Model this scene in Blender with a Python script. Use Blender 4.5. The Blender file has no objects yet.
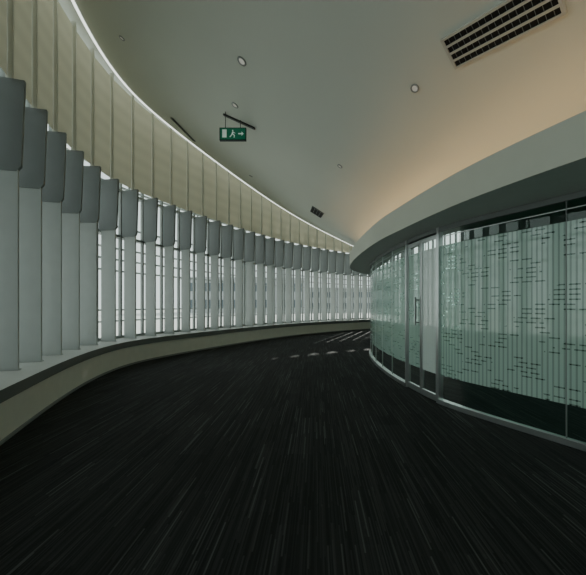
import bpy, bmesh, math, random
from mathutils import Vector, Matrix
from mathutils.bvhtree import BVHTree
random.seed(4)
EYE=1.4
# ---------------------------------------------------------------- materials
def newmat(name):
    m=bpy.data.materials.new(name); m.use_nodes=True
    nt=m.node_tree; nt.nodes.clear()
    out=nt.nodes.new('ShaderNodeOutputMaterial')
    return m,nt,out
def N(nt,typ,**kw):
    n=nt.nodes.new(typ)
    for k,v in kw.items(): setattr(n,k,v)
    return n
def L(nt,a,b): nt.links.new(a,b)
def math_(nt,op,a,b=None,c=None):
    n=nt.nodes.new('ShaderNodeMath'); n.operation=op
    for i,v in enumerate((a,b,c)):
        if v is None: continue
        if isinstance(v,(int,float)): n.inputs[i].default_value=v
        else: nt.links.new(v,n.inputs[i])
    return n.outputs[0]
def simple(name,col,rough=0.6,metal=0.0,noise=0.06,scale=6.0,emit=None,es=0):
    m,nt,out=newmat(name)
    p=N(nt,'ShaderNodeBsdfPrincipled')
    p.inputs['Roughness'].default_value=rough; p.inputs['Metallic'].default_value=metal
    tc=N(nt,'ShaderNodeTexCoord'); nz=N(nt,'ShaderNodeTexNoise'); nz.inputs['Scale'].default_value=scale
    nz.inputs['Detail'].default_value=4
    L(nt,tc.outputs['Object'],nz.inputs['Vector'])
    r=N(nt,'ShaderNodeMapRange'); r.inputs[3].default_value=1-noise; r.inputs[4].default_value=1+noise
    L(nt,nz.outputs['Fac'],r.inputs[0])
    mx=N(nt,'ShaderNodeVectorMath',operation='SCALE'); mx.inputs[0].default_value=col
    L(nt,r.outputs[0],mx.inputs['Scale']); L(nt,mx.outputs[0],p.inputs['Base Color'])
    if emit:
        p.inputs['Emission Color'].default_value=(*emit,1); p.inputs['Emission Strength'].default_value=es
    L(nt,p.outputs[0],out.inputs[0]); return m
def emis(name,col,s):
    m,nt,out=newmat(name); e=N(nt,'ShaderNodeEmission'); e.inputs[0].default_value=(*col,1); e.inputs[1].default_value=s
    L(nt,e.outputs[0],out.inputs[0]); return m

M_ceil=simple('ceiling_paint',(0.72,0.74,0.67),0.8,noise=0.02,scale=1.2)
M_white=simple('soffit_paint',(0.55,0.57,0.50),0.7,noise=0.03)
M_sill=simple('sill_face_paint',(0.82,0.82,0.73),0.6)
M_sillband=simple('sill_edge_grey',(0.19,0.205,0.20),0.5)
M_ledge=simple('ledge_white',(0.60,0.62,0.60),0.45)
M_fin=simple('fin_powdercoat',(0.45,0.48,0.465),0.45)
M_fin2=simple('upper_fin_powdercoat',(0.66,0.66,0.58),0.5)
M_brk=simple('bracket_grey',(0.185,0.205,0.20),0.45)
M_wframe=simple('window_frame_grey',(0.30,0.32,0.31),0.45)
M_dark=simple('dark_metal',(0.03,0.035,0.035),0.4,0.3)
M_alu=simple('brushed_aluminium',(0.55,0.58,0.57),0.3,0.85)
M_black=simple('diffuser_black',(0.006,0.006,0.006),0.9)
M_frame=simple('diffuser_frame',(0.6,0.6,0.55),0.5)
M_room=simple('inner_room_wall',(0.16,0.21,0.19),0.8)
M_ground=simple('concrete_paving',(0.60,0.61,0.59),0.9)
M_bld=simple('building_concrete',(0.50,0.52,0.53),0.9)
M_bwin=simple('building_windows',(0.12,0.15,0.17),0.2)
M_gapglow=emis('gap_glow_white',(0.95,1.0,0.92),2.0)  # glow colour for the bright gap along the ceiling edge
M_cove=emis('led_warm',(1.0,0.58,0.24),6.5)
M_lampoff=simple('downlight_lens',(0.55,0.55,0.5),0.3,emit=(1,0.95,0.85),es=0.2)
M_green=simple('exit_green',(0.0,0.16,0.09),0.4,emit=(0.0,0.3,0.16),es=0.10)
M_pict=simple('exit_white',(0.7,0.8,0.75),0.4,emit=(0.8,1,0.9),es=0.2)
m,nt,out=newmat('blind_fabric'); M_blind=m
uv=N(nt,'ShaderNodeUVMap'); sep=N(nt,'ShaderNodeSeparateXYZ'); L(nt,uv.outputs[0],sep.inputs[0])
s1=math_(nt,'SINE',math_(nt,'MULTIPLY',sep.outputs[1],2*math.pi/0.30))
st=math_(nt,'MULTIPLY_ADD',s1,0.035,0.965)
def scalecol(c):
    v=N(nt,'ShaderNodeVectorMath',operation='SCALE'); v.inputs[0].default_value=c; L(nt,st,v.inputs['Scale']); return v.outputs[0]
d=N(nt,'ShaderNodeBsdfDiffuse'); L(nt,scalecol((0.66,0.65,0.54)),d.inputs[0])
t=N(nt,'ShaderNodeBsdfTranslucent'); L(nt,scalecol((0.62,0.57,0.42)),t.inputs[0])
mx=N(nt,'ShaderNodeMixShader'); mx.inputs[0].default_value=0.26
L(nt,d.outputs[0],mx.inputs[1]); L(nt,t.outputs[0],mx.inputs[2]); L(nt,mx.outputs[0],out.inputs[0])
def glassmat(name,tint,refl=1.5,rough=0.0,mul=1.0):
    m,nt,out=newmat(name)
    tr=N(nt,'ShaderNodeBsdfTransparent'); tr.inputs[0].default_value=(*tint,1)
    g=N(nt,'ShaderNodeBsdfGlossy'); g.inputs['Roughness'].default_value=rough; g.inputs[0].default_value=(0.9,1,0.95,1)
    f=N(nt,'ShaderNodeFresnel'); f.inputs[0].default_value=refl
    fac=math_(nt,'MULTIPLY',f.outputs[0],mul)
    mx=N(nt,'ShaderNodeMixShader'); L(nt,fac,mx.inputs[0]); L(nt,tr.outputs[0],mx.inputs[1]); L(nt,g.outputs[0],mx.inputs[2])
    L(nt,mx.outputs[0],out.inputs[0]); return m
M_wglass=glassmat('window_glass',(0.92,0.97,0.96),1.3)
M_pglass=glassmat('partition_glass',(0.56,0.82,0.72),1.5,0.01,1.0)
def filmmat(name,base,dash):
    m,nt,out=newmat(name)
    uv=N(nt,'ShaderNodeUVMap'); sep=N(nt,'ShaderNodeSeparateXYZ'); L(nt,uv.outputs[0],sep.inputs[0])
    U,V=sep.outputs[0],sep.outputs[1]
    fr=math_(nt,'FRACT',math_(nt,'MULTIPLY',U,1/0.05))
    stripe=math_(nt,'LESS_THAN',fr,0.35)
    cu=math_(nt,'MULTIPLY',U,1/0.13); cv=math_(nt,'MULTIPLY',V,1/0.05)
    row=math_(nt,'FLOOR',cv)
    w1=N(nt,'ShaderNodeTexWhiteNoise',noise_dimensions='1D'); L(nt,row,w1.inputs['W'])
    cu2=math_(nt,'MULTIPLY_ADD',math_(nt,'FLOOR',math_(nt,'MULTIPLY',w1.outputs[0],3)),0.3333,cu)
    cell=N(nt,'ShaderNodeCombineXYZ'); L(nt,math_(nt,'FLOOR',cu2),cell.inputs[0]); L(nt,row,cell.inputs[1])
    w2=N(nt,'ShaderNodeTexWhiteNoise',noise_dimensions='2D'); L(nt,cell.outputs[0],w2.inputs[0])
    dm=math_(nt,'MULTIPLY',math_(nt,'SINE',math_(nt,'MULTIPLY',U,2*math.pi/0.66)),math_(nt,'SINE',math_(nt,'MULTIPLY',V,2*math.pi/0.55)))
    on=math_(nt,'GREATER_THAN',math_(nt,'MULTIPLY_ADD',dm,0.5,w2.outputs[0]),0.66)
    fv=math_(nt,'FRACT',cv); fu=math_(nt,'FRACT',cu2)
    thin=math_(nt,'LESS_THAN',fv,0.28); wid=math_(nt,'LESS_THAN',fu,0.75)
    ds=math_(nt,'MULTIPLY',math_(nt,'MULTIPLY',on,thin),wid)
    fac=math_(nt,'SUBTRACT',base,math_(nt,'MULTIPLY',stripe,0.32*dash))
    fac=math_(nt,'SUBTRACT',fac,math_(nt,'MULTIPLY',ds,0.48*dash))
    fac=math_(nt,'MAXIMUM',fac,0.06)
    tr=N(nt,'ShaderNodeBsdfTransparent'); tr.inputs[0].default_value=(0.8,0.95,0.9,1)
    df=N(nt,'ShaderNodeBsdfPrincipled'); df.inputs['Base Color'].default_value=(0.46,0.64,0.56,1) if dash>0.5 else (0.70,0.80,0.76,1)
    df.inputs['Roughness'].default_value=0.06; df.inputs['Specular IOR Level'].default_value=1.0
    mx=N(nt,'ShaderNodeMixShader'); L(nt,fac,mx.inputs[0]); L(nt,tr.outputs[0],mx.inputs[1]); L(nt,df.outputs[0],mx.inputs[2])
    L(nt,mx.outputs[0],out.inputs[0]); return m
M_film=filmmat('frosted_film_pattern',0.93,1.0)
M_film2=filmmat('frosted_film_plain',0.95,0.1)
m,nt,out=newmat('carpet_planks'); M_carpet=m
tc=N(nt,'ShaderNodeTexCoord'); sp=N(nt,'ShaderNodeSeparateXYZ')
mp=N(nt,'ShaderNodeMapping'); mp.inputs['Rotation'].default_value=(0,0,math.radians(4)); L(nt,tc.outputs['Object'],mp.inputs[0]); L(nt,mp.outputs[0],sp.inputs[0])
X,Y=sp.outputs[0],sp.outputs[1]
def streak(wx,ly,seed):
    cx=math_(nt,'FLOOR',math_(nt,'MULTIPLY_ADD',X,1/wx,seed))
    w=N(nt,'ShaderNodeTexWhiteNoise',noise_dimensions='1D'); L(nt,cx,w.inputs['W'])
    cy=math_(nt,'FLOOR',math_(nt,'ADD',math_(nt,'MULTIPLY',Y,1/ly),math_(nt,'MULTIPLY',w.outputs[0],17.0)))
    c=N(nt,'ShaderNodeCombineXYZ'); L(nt,cx,c.inputs[0]); L(nt,cy,c.inputs[1])
    w2=N(nt,'ShaderNodeTexWhiteNoise',noise_dimensions='2D'); L(nt,c.outputs[0],w2.inputs[0])
    return w2.outputs[0]
a=streak(0.008,0.8,3.3); b=streak(0.010,0.5,7.7); c=streak(0.25,1.0,1.1)
pa=math_(nt,'POWER',a,2.0); pb=math_(nt,'POWER',b,14.0)
v=math_(nt,'MULTIPLY_ADD',pa,0.022,0.016)
v=math_(nt,'MULTIPLY_ADD',pb,0.055,v)
v=math_(nt,'MULTIPLY',v,math_(nt,'MULTIPLY_ADD',c,0.30,0.8))
cb=N(nt,'ShaderNodeCombineXYZ'); L(nt,v,cb.inputs[0]); L(nt,math_(nt,'MULTIPLY',v,1.08),cb.inputs[1]); L(nt,math_(nt,'MULTIPLY',v,1.06),cb.inputs[2])
p=N(nt,'ShaderNodeBsdfPrincipled'); p.inputs['Roughness'].default_value=0.9; p.inputs['Specular IOR Level'].default_value=0.2
L(nt,cb.outputs[0],p.inputs['Base Color'])
bp=N(nt,'ShaderNodeBump'); bp.inputs['Strength'].default_value=0.3; bp.inputs['Distance'].default_value=0.004; L(nt,a,bp.inputs['Height']); L(nt,bp.outputs[0],p.inputs['Normal'])
L(nt,p.outputs[0],out.inputs[0])

# ---------------------------------------------------------------- curves
OUT=[(6.5,-5.8),(2.4,-4.6),(-0.3,-2.4),(-1.8,0.2),(-2.93,3.3),(-3.6,5.44),(-3.86,7.3),(-3.45,9.0),(-1.63,12.5),(.33,15.4),(2.8,17.8),(5.5,19.9),(9,21.5)]
FAS=[(7.0,-2.0),(4.3,-0.7),(3.2,0.6),(2.6,1.6),(2.19,2.47),(1.88,3.32),(1.72,4.0),(1.58,4.87),(1.46,6.0),(1.52,8.5),(2.0,10.8),(4.0,13.3),(8.4,15.2)]
GLS=[(7.0,-1.3),(4.95,0.0),(3.95,1.1),(3.3,2.2),(2.83,3.19),(2.40,4.0),(2.1,4.71),(1.98,5.6),(1.93,6.8),(2.08,8.7),(2.6,10.5),(4.3,12.7),(8.4,14.5)]
def cr(P,t):
    n=len(P)-1; i=min(int(t),n-1); f=t-i
    g=lambda k: Vector(P[k]) if 0<=k<=n else (2*Vector(P[0])-Vector(P[1]) if k<0 else 2*Vector(P[n])-Vector(P[n-1]))
    p0,p1,p2,p3=g(i-1),g(i),g(i+1),g(i+2)
    return 0.5*((2*p1)+(p2-p0)*f+(2*p0-5*p1+4*p2-p3)*f*f+(3*p1-p0-3*p2+p3)*f**3)
SEG=16; NT=12*SEG+1
ts=[i/SEG for i in range(NT)]
def smooth(pts,it=10):
    pts=[p.copy() for p in pts]
    for _ in range(it):
        q=[p.copy() for p in pts]
        for i in range(1,len(pts)-1): q[i]=pts[i]*0.5+(pts[i-1]+pts[i+1])*0.25
        pts=q
    return pts
outC=smooth([cr(OUT,t) for t in ts],60); fasC=smooth([cr(FAS,t) for t in ts],20); glsC=smooth([cr(GLS,t) for t in ts],20)
def normals(C):
    r=[]
    for i in range(len(C)):
        t=(C[min(i+1,len(C)-1)]-C[max(i-1,0)]).normalized(); r.append(Vector((-t.y,t.x)))
    return r
outN=normals(outC); fasN=normals(fasC); glsN=normals(glsC)
def arc(C):
    s=[0]
    for i in range(1,len(C)): s.append(s[-1]+(C[i]-C[i-1]).length)
    return s
outS=arc(outC); glsS=arc(glsC)
def at(C,Nn,S,s):
    import bisect
    i=max(0,min(len(S)-2,bisect.bisect_right(S,s)-1)); f=(s-S[i])/(S[i+1]-S[i])
    return C[i].lerp(C[i+1],f),(Nn[i].lerp(Nn[i+1],f)).normalized()
def off(C,Nn,o): return [c+n*o for c,n in zip(C,Nn)]
def row(C,z):
    return [Vector((c.x,c.y,(z[i] if isinstance(z,list) else z))) for i,c in enumerate(C)]
def zedge(x): return max(4.35,min(6.5,EYE+4.1-0.25*x))
zE=[zedge(c.x) for c in outC]
# ---------------------------------------------------------------- mesh helpers
def mkobj(name,bm,mats,parent=None):
    me=bpy.data.meshes.new(name); bm.normal_update(); bm.to_mesh(me); bm.free()
    for m in mats: me.materials.append(m)
    o=bpy.data.objects.new(name,me); bpy.context.collection.objects.link(o)
    if parent: o.parent=parent
    return o
def empty(name,loc=(0,0,0)):
    o=bpy.data.objects.new(name,None); o.location=loc; bpy.context.collection.objects.link(o); return o
def loft(bm,rows,S=None,mi=0,closed=False,sm=True):
    uvl=bm.loops.layers.uv.verify()
    vr=[[bm.verts.new(p) for p in r] for r in rows]
    n=len(rows)
    for j in range(n if closed else n-1):
        a,b=vr[j],vr[(j+1)%n]
        for i in range(len(a)-1):
            f=bm.faces.new((a[i],a[i+1],b[i+1],b[i])); f.material_index=mi; f.smooth=sm
            if S:
                for l,k in zip(f.loops,(i,i+1,i+1,i)): l[uvl].uv=(S[k],l.vert.co.z)
def boxf(bm,o,ax,ay,az,rx,ry,rz,mi=0):
    vs=[bm.verts.new(o+ax*x+ay*y+az*z) for z in rz for y in ry for x in rx]
    for q in ((0,2,3,1),(4,5,7,6),(0,1,5,4),(2,6,7,3),(0,4,6,2),(1,3,7,5)):
        f=bm.faces.new([vs[k] for k in q]); f.material_index=mi
def prism(bm,o,ax,az,ay,poly,h,mi=0):
    A=[bm.verts.new(o+ax*x+az*z-ay*h) for x,z in poly]; B=[bm.verts.new(o+ax*x+az*z+ay*h) for x,z in poly]
    f=bm.faces.new(A); f.material_index=mi; f=bm.faces.new(B[::-1]); f.material_index=mi
    n=len(poly)
    for i in range(n):
        f=bm.faces.new((A[i],B[i],B[(i+1)%n],A[(i+1)%n])); f.material_index=mi
def fixn(bm): bmesh.ops.recalc_face_normals(bm,faces=bm.faces[:])
Z=Vector((0,0,1))
def v3(v,z=0): return Vector((v.x,v.y,z))

# ---------------------------------------------------------------- shell
bm=bmesh.new(); P=off(outC,outN,0.85)
top=[bm.verts.new(v3(p,0)) for p in P]; f=bm.faces.new(top)
bmesh.ops.triangulate(bm,faces=[f]); fixn(bm)
for f in bm.faces:
    if f.normal.z<0: f.normal_flip()
floor=mkobj('floor',bm,[M_carpet])
bm=bmesh.new()
loft(bm,[row(outC,0),row(outC,0.43)],outS,0)
loft(bm,[row(off(outC,outN,0.02),0.43),row(off(outC,outN,-0.03),0.43)],outS,1)
loft(bm,[row(off(outC,outN,-0.03),0.43),row(off(outC,outN,-0.03),0.56)],outS,1)
loft(bm,[row(off(outC,outN,-0.03),0.56),row(off(outC,outN,0.80),0.56)],outS,2)
loft(bm,[row(off(outC,outN,0.80),0.56),row(off(outC,outN,0.80),0.0)],outS,0)
wl=mkobj('wall_left',bm,[M_sill,M_sillband,M_ledge])
bm=bmesh.new(); loft(bm,[row(off(outC,outN,0.0),0.04),row(off(outC,outN,-0.012),0.04),row(off(outC,outN,-0.012),0.0)],outS,0)
mkobj('baseboard_left',bm,[M_sillband])
CI=EYE+1.74
rows=[]; K=14
for k in range(K+1):
    f=k/K; r=[]
    for i in range(NT):
        a=outC[i]; b=glsC[i]; p=a.lerp(b,f); z0=zE[i]; z1=CI
        z=z0+(z1-z0)*(f-0.04*math.sin(math.pi*f))
        r.append(Vector((p.x,p.y,z)))
    rows.append(r)
bm=bmesh.new(); loft(bm,rows,outS,0)
bmesh.ops.triangulate(bm,faces=bm.faces[:])
bm.faces.ensure_lookup_table(); bm.verts.index_update(); bm.verts.ensure_lookup_table()
cbvh=BVHTree.FromPolygons([v.co.copy() for v in bm.verts],[[v.index for v in f.verts] for f in bm.faces])
loft(bm,[row(outC,zE),row(outC,[z+0.3 for z in zE]),row(off(outC,outN,0.9),[z+0.3 for z in zE])],outS,0)
loft(bm,[row(glsC,CI),row(glsC,EYE+1.22)],glsS,0)
ceiling=mkobj('ceiling',bm,[M_ceil])
SOF=EYE+1.106; FT=EYE+1.456
bm=bmesh.new()
loft(bm,[row(fasC,SOF),row(fasC,FT)],outS,0)
loft(bm,[row(fasC,FT),row(off(fasC,fasN,-0.04),FT)],outS,0,sm=False)
loft(bm,[row(off(fasC,fasN,-0.04),FT),row(off(fasC,fasN,-0.04),EYE+1.22),row(glsC,EYE+1.22)],outS,0,sm=False)
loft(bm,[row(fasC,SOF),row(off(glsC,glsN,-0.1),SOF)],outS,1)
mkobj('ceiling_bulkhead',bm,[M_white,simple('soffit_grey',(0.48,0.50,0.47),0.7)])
bm=bmesh.new()
loft(bm,[row(off(fasC,fasN,-0.14),EYE+1.235),row(off(fasC,fasN,-0.14),EYE+1.26),row(off(fasC,fasN,-0.19),EYE+1.26),row(off(fasC,fasN,-0.19),EYE+1.235)],None,0)
mkobj('cove_light',bm,[M_cove])
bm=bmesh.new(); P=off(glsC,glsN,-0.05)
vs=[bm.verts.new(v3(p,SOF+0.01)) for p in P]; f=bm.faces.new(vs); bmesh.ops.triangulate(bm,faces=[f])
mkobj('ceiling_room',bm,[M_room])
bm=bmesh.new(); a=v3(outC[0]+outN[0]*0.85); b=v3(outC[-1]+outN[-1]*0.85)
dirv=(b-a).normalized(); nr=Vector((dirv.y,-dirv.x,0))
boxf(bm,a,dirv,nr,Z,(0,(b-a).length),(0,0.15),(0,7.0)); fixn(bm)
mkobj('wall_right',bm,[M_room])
bm=bmesh.new()
loft(bm,[row(off(outC,outN,0.01),[z-0.005 for z in zE]),row(off(outC,outN,0.06),[z-0.005 for z in zE]),row(off(outC,outN,0.06),[z+0.03 for z in zE])],None,0)
mkobj('ceiling_gap_glow',bm,[M_gapglow])  # added glowing strip, stands in for light in the gap between ceiling and wall

# ---------------------------------------------------------------- curtain wall
TZ=4.30; BZ=3.14
SP=0.66; PH=-0.05; nf=int(outS[-1]/SP)
bm=bmesh.new(); bmB=bmesh.new(); uvb=bmB.loops.layers.uv.verify(); bmW=bmesh.new()
for k in range(1,nf):
    s=k*SP+PH; p,n=at(outC,outN,outS,s); t=Vector((n.y,-n.x)); o=v3(p); n3=v3(n); t3=v3(t); ze=zedge(p.x)
    if not(0.5<s<outS[-1]-0.5): continue
    boxf(bm,o,n3,t3,Z,(0.30,0.63),(-0.014,0.014),(0.562,BZ),0)
    boxf(bm,o,n3,t3,Z,(0.285,0.302),(-0.020,0.020),(0.562,BZ),0)
    boxf(bm,o,n3,t3,Z,(0.27,0.65),(-0.04,0.04),(0.562,0.575),0)
    prism(bm,o,n3,Z,t3,[(0.68,BZ-0.02),(0.30,BZ-0.02),(0.25,BZ+0.05),(0.21,TZ),(0.68,TZ)],0.026,1)
    boxf(bm,o,n3,t3,Z,(0.34,0.42),(-0.014,0.014),(TZ,ze+0.29),2)
    boxf(bmW,o,n3,t3,Z,(0.72,0.80),(-0.025,0.025),(0.562,ze+0.29),0)
    p2,n2=at(outC,outN,outS,s+SP)
    A=v3(p+n*0.40)+t3*0.02; t2=Vector((n2.y,-n2.x)); B=v3(p2+n2*0.40)-v3(t2)*0.02; ze2=zedge(p2.x)
    vs=[bmB.verts.new(q) for q in (A+Z*(TZ+0.03),B+Z*(TZ+0.03),B+Z*(ze2+0.22),A+Z*(ze+0.22))]
    f=bmB.faces.new(vs)
    for l,uu in zip(f.loops,((s,TZ),(s+SP,TZ),(s+SP,ze2),(s,ze))): l[uvb].uv=uu
fixn(bm); mkobj('louver_fins',bm,[M_fin,M_brk,M_fin2,M_dark])
mkobj('window_blinds',bmB,[M_blind])
w=empty('window_1')
fixn(bmW)
for z0,z1,o0,o1 in ((0.562,0.62,0.70,0.82),(BZ-0.03,BZ+0.03,0.70,0.82),(TZ-0.02,TZ+0.04,0.70,0.82)):
    loft(bmW,[row(off(outC,outN,o0),z0),row(off(outC,outN,o1),z0),row(off(outC,outN,o1),z1),row(off(outC,outN,o0),z1)],None,0,closed=True,sm=False)
mkobj('frame',bmW,[M_wframe],w)
bm=bmesh.new(); loft(bm,[row(off(outC,outN,0.76),0.56),row(off(outC,outN,0.76),[z+0.29 for z in zE])],outS,0)
mkobj('glass',bm,[M_wglass],w)
bm=bmesh.new()
for z in (0.95,1.25,2.3,2.6,2.9,3.2,3.5,4.6,4.9,5.2,5.5):
    loft(bm,[row(off(outC,outN,1.2),z),row(off(outC,outN,1.28),z),row(off(outC,outN,1.28),z+0.04),row(off(outC,outN,1.2),z+0.04)],None,0,closed=True,sm=False)
for k in range(0,int(outS[-1]/2.64)):
    p,n=at(outC,outN,outS,1.32+k*2.64); t=Vector((n.y,-n.x)); boxf(bm,v3(p),v3(n),v3(t),Z,(0.82,1.3),(-0.03,0.03),(TZ,TZ+0.06)); boxf(bm,v3(p),v3(n),v3(t),Z,(1.28,1.33),(-0.025,0.025),(-0.15,6.0))
fixn(bm); mkobj('sunshade_rails',bm,[M_wframe],w)
bm=bmesh.new(); boxf(bm,Vector((0,0,0)),Vector((1,0,0)),Vector((0,1,0)),Z,(-120,120),(-120,120),(-0.4,-0.15)); fixn(bm)
mkobj('ground',bm,[M_ground])
def building(loc,ang,w,d,h,floors):
    bm=bmesh.new(); X_,Y_=Vector((1,0,0)),Vector((0,1,0)); O=Vector((0,0,0))
    boxf(bm,O,X_,Y_,Z,(-w/2,w/2),(-d/2,d/2),(0,h),0)
    fh=h/floors
    for i in range(floors):
        nb=int(w/3)
        for j in range(nb):
            x0=-w/2+ (j+0.15)*w/nb; boxf(bm,O,X_,Y_,Z,(x0,x0+0.7*w/nb),(-d/2-0.06,-d/2+0.2),(i*fh+fh*.3,i*fh+fh*.8),1)
    boxf(bm,O,X_,Y_,Z,(-w/2-.3,w/2+.3),(-d/2-.3,d/2+.3),(h,h+.5),0)
    fixn(bm); o=mkobj('office_building',bm,[M_bld,M_bwin]); o.location=(loc[0],loc[1],-0.15); o.rotation_euler[2]=ang
building(( -10,70,0),0.1,24,10,6.5,2)
building(( 12,80,0),-0.1,16,10,5.0,2)

# ---------------------------------------------------------------- glass partition
gp=empty('glass_partition')
def nearest_ratio(rx,dmin,dmax):
    best=None
    for i in range(NT-1):
        for f in (0,.25,.5,.75):
            c=glsC[i].lerp(glsC[i+1],f)
            if dmin<c.y<dmax:
                e=abs(c.x/c.y-rx)
                if best is None or e<best[0]: best=(e,glsS[i]+(glsS[i+1]-glsS[i])*f)
    return best[1]
sA=nearest_ratio(0.445,4,5.2); sM=nearest_ratio(0.391,4.6,5.8); sB=nearest_ratio(0.348,5,6.6)
ZT=SOF; F0,F1=0.40,2.24
def subcurve(s0,s1,o=0.0,step=0.12):
    n=max(2,int((s1-s0)/step)); C=[];S=[]
    for i in range(n+1):
        s=s0+(s1-s0)*i/n; p,nn=at(glsC,glsN,glsS,s); C.append(p+nn*o); S.append(s)
    return C,S
def panes(parent,s0,s1,zb,zt,film,prefix):
    C,S=subcurve(s0,s1,0.0); bm=bmesh.new(); loft(bm,[row(C,zb),row(C,zt)],S,0); mkobj(prefix+'_glass',bm,[M_pglass],parent)
    C,S=subcurve(s0,s1,0.006); bm=bmesh.new(); loft(bm,[row(C,F0),row(C,F1)],S,0); mkobj(prefix+'_film',bm,[film],parent)
s_end=glsS[-1]-0.3
panes(gp,0.3,sA,0.06,ZT,M_film,'near_panes'); panes(gp,sB,s_end,0.06,ZT,M_film,'far_panes')
bm=bmesh.new()
def rail(C,z0,z1,o0,o1,Nn,mi):
    loft(bm,[row([c+n*o0 for c,n in zip(C,Nn)],z0),row([c+n*o1 for c,n in zip(C,Nn)],z0),row([c+n*o1 for c,n in zip(C,Nn)],z1),row([c+n*o0 for c,n in zip(C,Nn)],z1)],None,mi,closed=True,sm=False)
for s0,s1 in ((0.3,sA),(sB,s_end)):
    C,S=subcurve(s0,s1); Nn=normals(C); rail(C,0,0.06,-0.03,0.045,Nn,0)
C,S=subcurve(0.3,s_end); Nn=normals(C)
rail(C,ZT-0.06,ZT,-0.03,0.03,Nn,1); rail(C,F1+0.12,F1+0.13,0.0,0.006,Nn,0)
def post(s,w,d,z0,z1,mi=0,B=None):
    p,n=at(glsC,glsN,glsS,s); t=Vector((n.y,-n.x)); boxf(B or bm,v3(p),v3(n),v3(t),Z,(-d/2,d/2),(-w/2,w/2),(z0,z1),mi)
post(sA,0.05,0.08,0,ZT); post(sB,0.05,0.08,0,ZT)
s=sA-1.55
while s>0.4: post(s,0.008,0.018,0.06,ZT-0.06,1); s-=1.55
s=sB+0.75
while s<s_end: post(s,0.01,0.018,0.06,ZT-0.06,0); s+=0.75
fixn(bm); mkobj('frame',bm,[M_alu,M_brk],gp)
dr=empty('door_1')
DT=2.42
panes(dr,sA+0.04,sM-0.015,0.03,DT,M_film2,'leaf_near'); panes(dr,sM+0.015,sB-0.03,0.03,DT,M_film,'leaf_far')
bm=bmesh.new()
for a_,b_ in ((sA+0.035,sM-0.008),(sM+0.008,sB-0.03)):
    post(a_+0.012,0.024,0.04,0.02,DT); post(b_-0.012,0.024,0.04,0.02,DT)
    C,S=subcurve(a_,b_); Nn=normals(C); rail(C,0.01,0.10,-0.02,0.02,Nn,0); rail(C,DT-0.05,DT,-0.02,0.02,Nn,0)
fixn(bm); mkobj('frame',bm,[M_alu],dr)
bm=bmesh.new()
p,n=at(glsC,glsN,glsS,sM+0.09); t=Vector((n.y,-n.x)); o=v3(p+n*0.06)
bmesh.ops.create_cone(bm,cap_ends=True,segments=16,radius1=0.012,radius2=0.012,depth=0.45,matrix=Matrix.Translation(o+Z*1.3))
for z in (1.12,1.48): boxf(bm,v3(p),v3(n),v3(t),Z,(0,0.06),(-0.01,0.01),(z-0.01,z+0.01))
mkobj('pull_handle',bm,[M_brk],dr)

# ---------------------------------------------------------------- ceiling fittings
FP=330.0
def survey(px,py):
    for k in range(60):
        d=Vector(((px-293)/FP,1,(305-py)/FP)).normalized()
        h=cbvh.ray_cast(Vector((0,0,EYE)),d); p,n=h[0],h[1]
        if n is not None: return p,(-n if n.z>0 else n)
        px+=1.5; py-=1.5
def frame_at(p,n,xdir,drop=0.0):
    x=(xdir-n*xdir.dot(n)).normalized(); y=n.cross(x); p=p+n*drop
    return Matrix((( x.x,y.x,n.x,p.x),(x.y,y.y,n.y,p.y),(x.z,y.z,n.z,p.z),(0,0,0,1)))
X_,Y_,O=Vector((1,0,0)),Vector((0,1,0)),Vector((0,0,0))
def place(name,bm,mats,Mx,parent=None):
    fixn(bm); bm.transform(Mx); c=Mx.translation.copy(); bm.transform(Matrix.Translation(-c))
    o=mkobj(name,bm,mats,parent); o.location=c; return o
p1,_=survey(450,53); p2,_=survey(560,-8); _,n=survey(503,26)
pc=cbvh.find_nearest((p1+p2)/2)[0]
Ld=(p2-p1).length
pa,_=survey(446,48); pb,_=survey(463,64); Wd=(pb-pa).length
Mx=frame_at(pc,n,(p2-p1).normalized(),0.012)
bm=bmesh.new(); W=max(0.3,min(0.6,Wd)); l=Ld
for i in range(5):
    y=-W/2+i*W/4; h=0.010
    boxf(bm,O,X_,Y_,Z,(-l/2,l/2),(y-h,y+h),(-0.01,0.02),0)
for x in (-l/2,l/2): boxf(bm,O,X_,Y_,Z,(x-0.012,x+0.012),(-W/2-.01,W/2+.01),(-0.01,0.02),0)
boxf(bm,O,X_,Y_,Z,(-l/2,l/2),(-W/2,W/2),(-0.005,0.008),1)
for i in range(4):
    y=-W/2+(i+.5)*W/4
    for j in range(1,16):
        x=-l/2+j*l/16; boxf(bm,O,X_,Y_,Z,(x-0.002,x+0.002),(y-W/8,y+W/8),(0.008,0.010),2)
place('air_diffuser',bm,[M_frame,M_black,M_brk],Mx)
def vent(px,py,l,w,ang,name):
    p,n=survey(px,py); Mx=frame_at(p,n,Vector((math.cos(ang),math.sin(ang),0)),0.012)
    bm=bmesh.new(); boxf(bm,O,X_,Y_,Z,(-l/2,l/2),(-w/2,w/2),(-0.01,0.008),1)
    k=max(2,int(w/0.09))
    for i in range(k+1):
        y=-w/2+i*w/k; boxf(bm,O,X_,Y_,Z,(-l/2,l/2),(y-.005,y+.005),(-0.01,0.015),0)
    for x in (-l/2,l/2): boxf(bm,O,X_,Y_,Z,(x-.008,x+.008),(-w/2,w/2),(-0.01,0.015),0)
    place(name,bm,[M_brk,M_black],Mx)
vent(184,130,1.2,0.07,math.radians(80),'slot_vent'); vent(317,212,1.1,0.42,math.radians(95),'return_air_grille')
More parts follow.
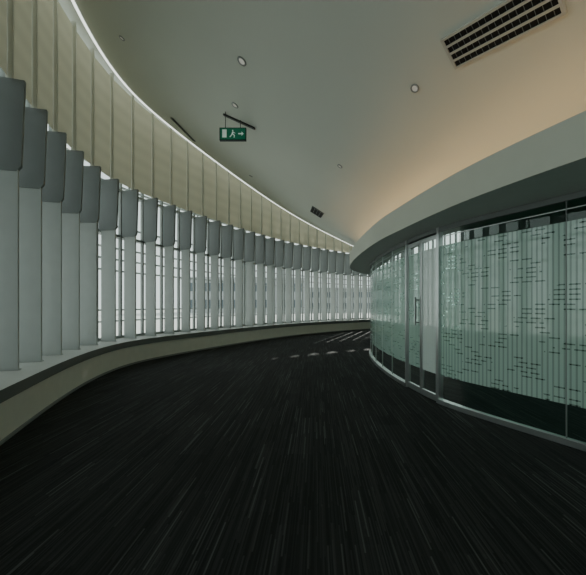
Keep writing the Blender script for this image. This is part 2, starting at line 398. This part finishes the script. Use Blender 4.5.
def downlight(px,py,r=0.055):
    p,n=survey(px,py); Mx=frame_at(p,n,X_,0.003)
    bm=bmesh.new(); k=28
    ring=lambda rr,z:[bm.verts.new((rr*math.cos(2*math.pi*i/k),rr*math.sin(2*math.pi*i/k),z)) for i in range(k)]
    R=[ring(r*1.25,-0.002),ring(r*1.22,0.012),ring(r,0.014),ring(r*0.85,0.004),ring(r*0.8,0.006)]
    for a_,b_ in zip(R,R[1:]):
        for i in range(k): bm.faces.new((a_[i],a_[(i+1)%k],b_[(i+1)%k],b_[i])).smooth=True
    f=bm.faces.new(R[-1]); f.material_index=1
    place('downlight',bm,[M_wframe,M_lampoff],Mx)
for a_ in ((242,61,.06),(235,105,.055),(415,88,.04),(340,166,.04),(122,38,.04),(251,176,.05)): downlight(*a_)
p,n=survey(240,121)
es=empty('exit_sign')
pa,_=survey(224,114); pb,_=survey(255,128)
l=min(1.2,(pb-pa).length)
bm=bmesh.new(); boxf(bm,O,X_,Y_,Z,(-l/2,l/2),(-0.025,0.025),(-0.005,0.03)); place('mounting_rail',bm,[M_dark],frame_at((pa+pb)/2,n,(pb-pa).normalized()),es)
dS=p.y-0.05; xs=(233-293)/FP*dS; zs=EYE+(305-134.5)/FP*dS; W=25/FP*dS; H=11/FP*dS
bm=bmesh.new(); C0=Vector((xs,dS,zs))
boxf(bm,C0,X_,Y_,Z,(-W/2,W/2),(-0.03,0.03),(-H/2,H/2),0)
boxf(bm,C0,X_,Y_,Z,(-W/2-.015,W/2+.015),(-0.025,0.035),(-H/2-.015,H/2+.015),2)
for sx in (-W*.3,W*.3):
    hh=cbvh.ray_cast(Vector((xs+sx,dS,zs)),Z)[0]
    boxf(bm,Vector((xs+sx,dS,0)),X_,Y_,Z,(-.006,.006),(-.006,.006),(zs+H/2,hh.z if hh else zs+H),2)
F=-0.034
def pl(poly):
    vs=[bm.verts.new(C0+Vector((x*H,F,z*H))) for x,z in poly]; f=bm.faces.new(vs); f.material_index=1
pl([(-.95,-.35),(-.55,-.35),(-.55,.38),(-.95,.38)])
pl([(-.05,.22),(.05,.22),(.05,.34),(-.05,.34)])
pl([(-.12,-.05),(.02,-.08),(.1,.18),(-.04,.2)]); pl([(-.1,-.03),(-.3,-.3),(-.22,-.33),(-.0,-.06)]); pl([(-.02,-.06),(.12,-.18),(.08,-.36),(.16,-.36),(.2,-.14),(.04,.0)])
pl([(.08,.16),(.25,.04),(.22,0),(.05,.1)])
pl([(.5,-.06),(.8,-.06),(.8,-.2),(1.0,.0),(.8,.2),(.8,.06),(.5,.06)])
fixn(bm); mkobj('sign_box',bm,[M_green,M_pict,M_dark],es)

# ---------------------------------------------------------------- lights
w=bpy.data.worlds.new('World'); bpy.context.scene.world=w; w.use_nodes=True; nt=w.node_tree
bg=nt.nodes['Background']; bg.inputs[0].default_value=(0.89,0.97,0.95,1); bg.inputs[1].default_value=1.4
sun=bpy.data.lights.new('sun','SUN'); sun.energy=7.0; sun.angle=0.012; sun.color=(1,0.96,0.88)
so=bpy.data.objects.new('sun',sun); bpy.context.collection.objects.link(so); so.location=(12,30,15)
el=math.radians(21); dv=Vector((0.39,1,0)).normalized()*math.cos(el)+Z*math.sin(el)
so.rotation_euler=dv.to_track_quat('Z','Y').to_euler()
ar=bpy.data.lights.new('room_fill_light','AREA'); ar.shape='RECTANGLE'; ar.size=1.2; ar.size_y=5; ar.energy=30; ar.color=(0.85,1,0.95)  # added fill light for the room behind the glass, no fitting modelled
ao=bpy.data.objects.new('room_fill_light',ar); ao.location=(4.6,6,2.45); bpy.context.collection.objects.link(ao)
cam=bpy.data.cameras.new('camera'); cam.sensor_width=36; cam.lens=FP/586*36; cam.shift_y=17.5/586; cam.clip_start=0.05; cam.clip_end=400
co=bpy.data.objects.new('camera',cam); co.location=(0,0,EYE); co.rotation_euler=(math.radians(90),0,0); bpy.context.collection.objects.link(co)
bpy.context.scene.camera=co
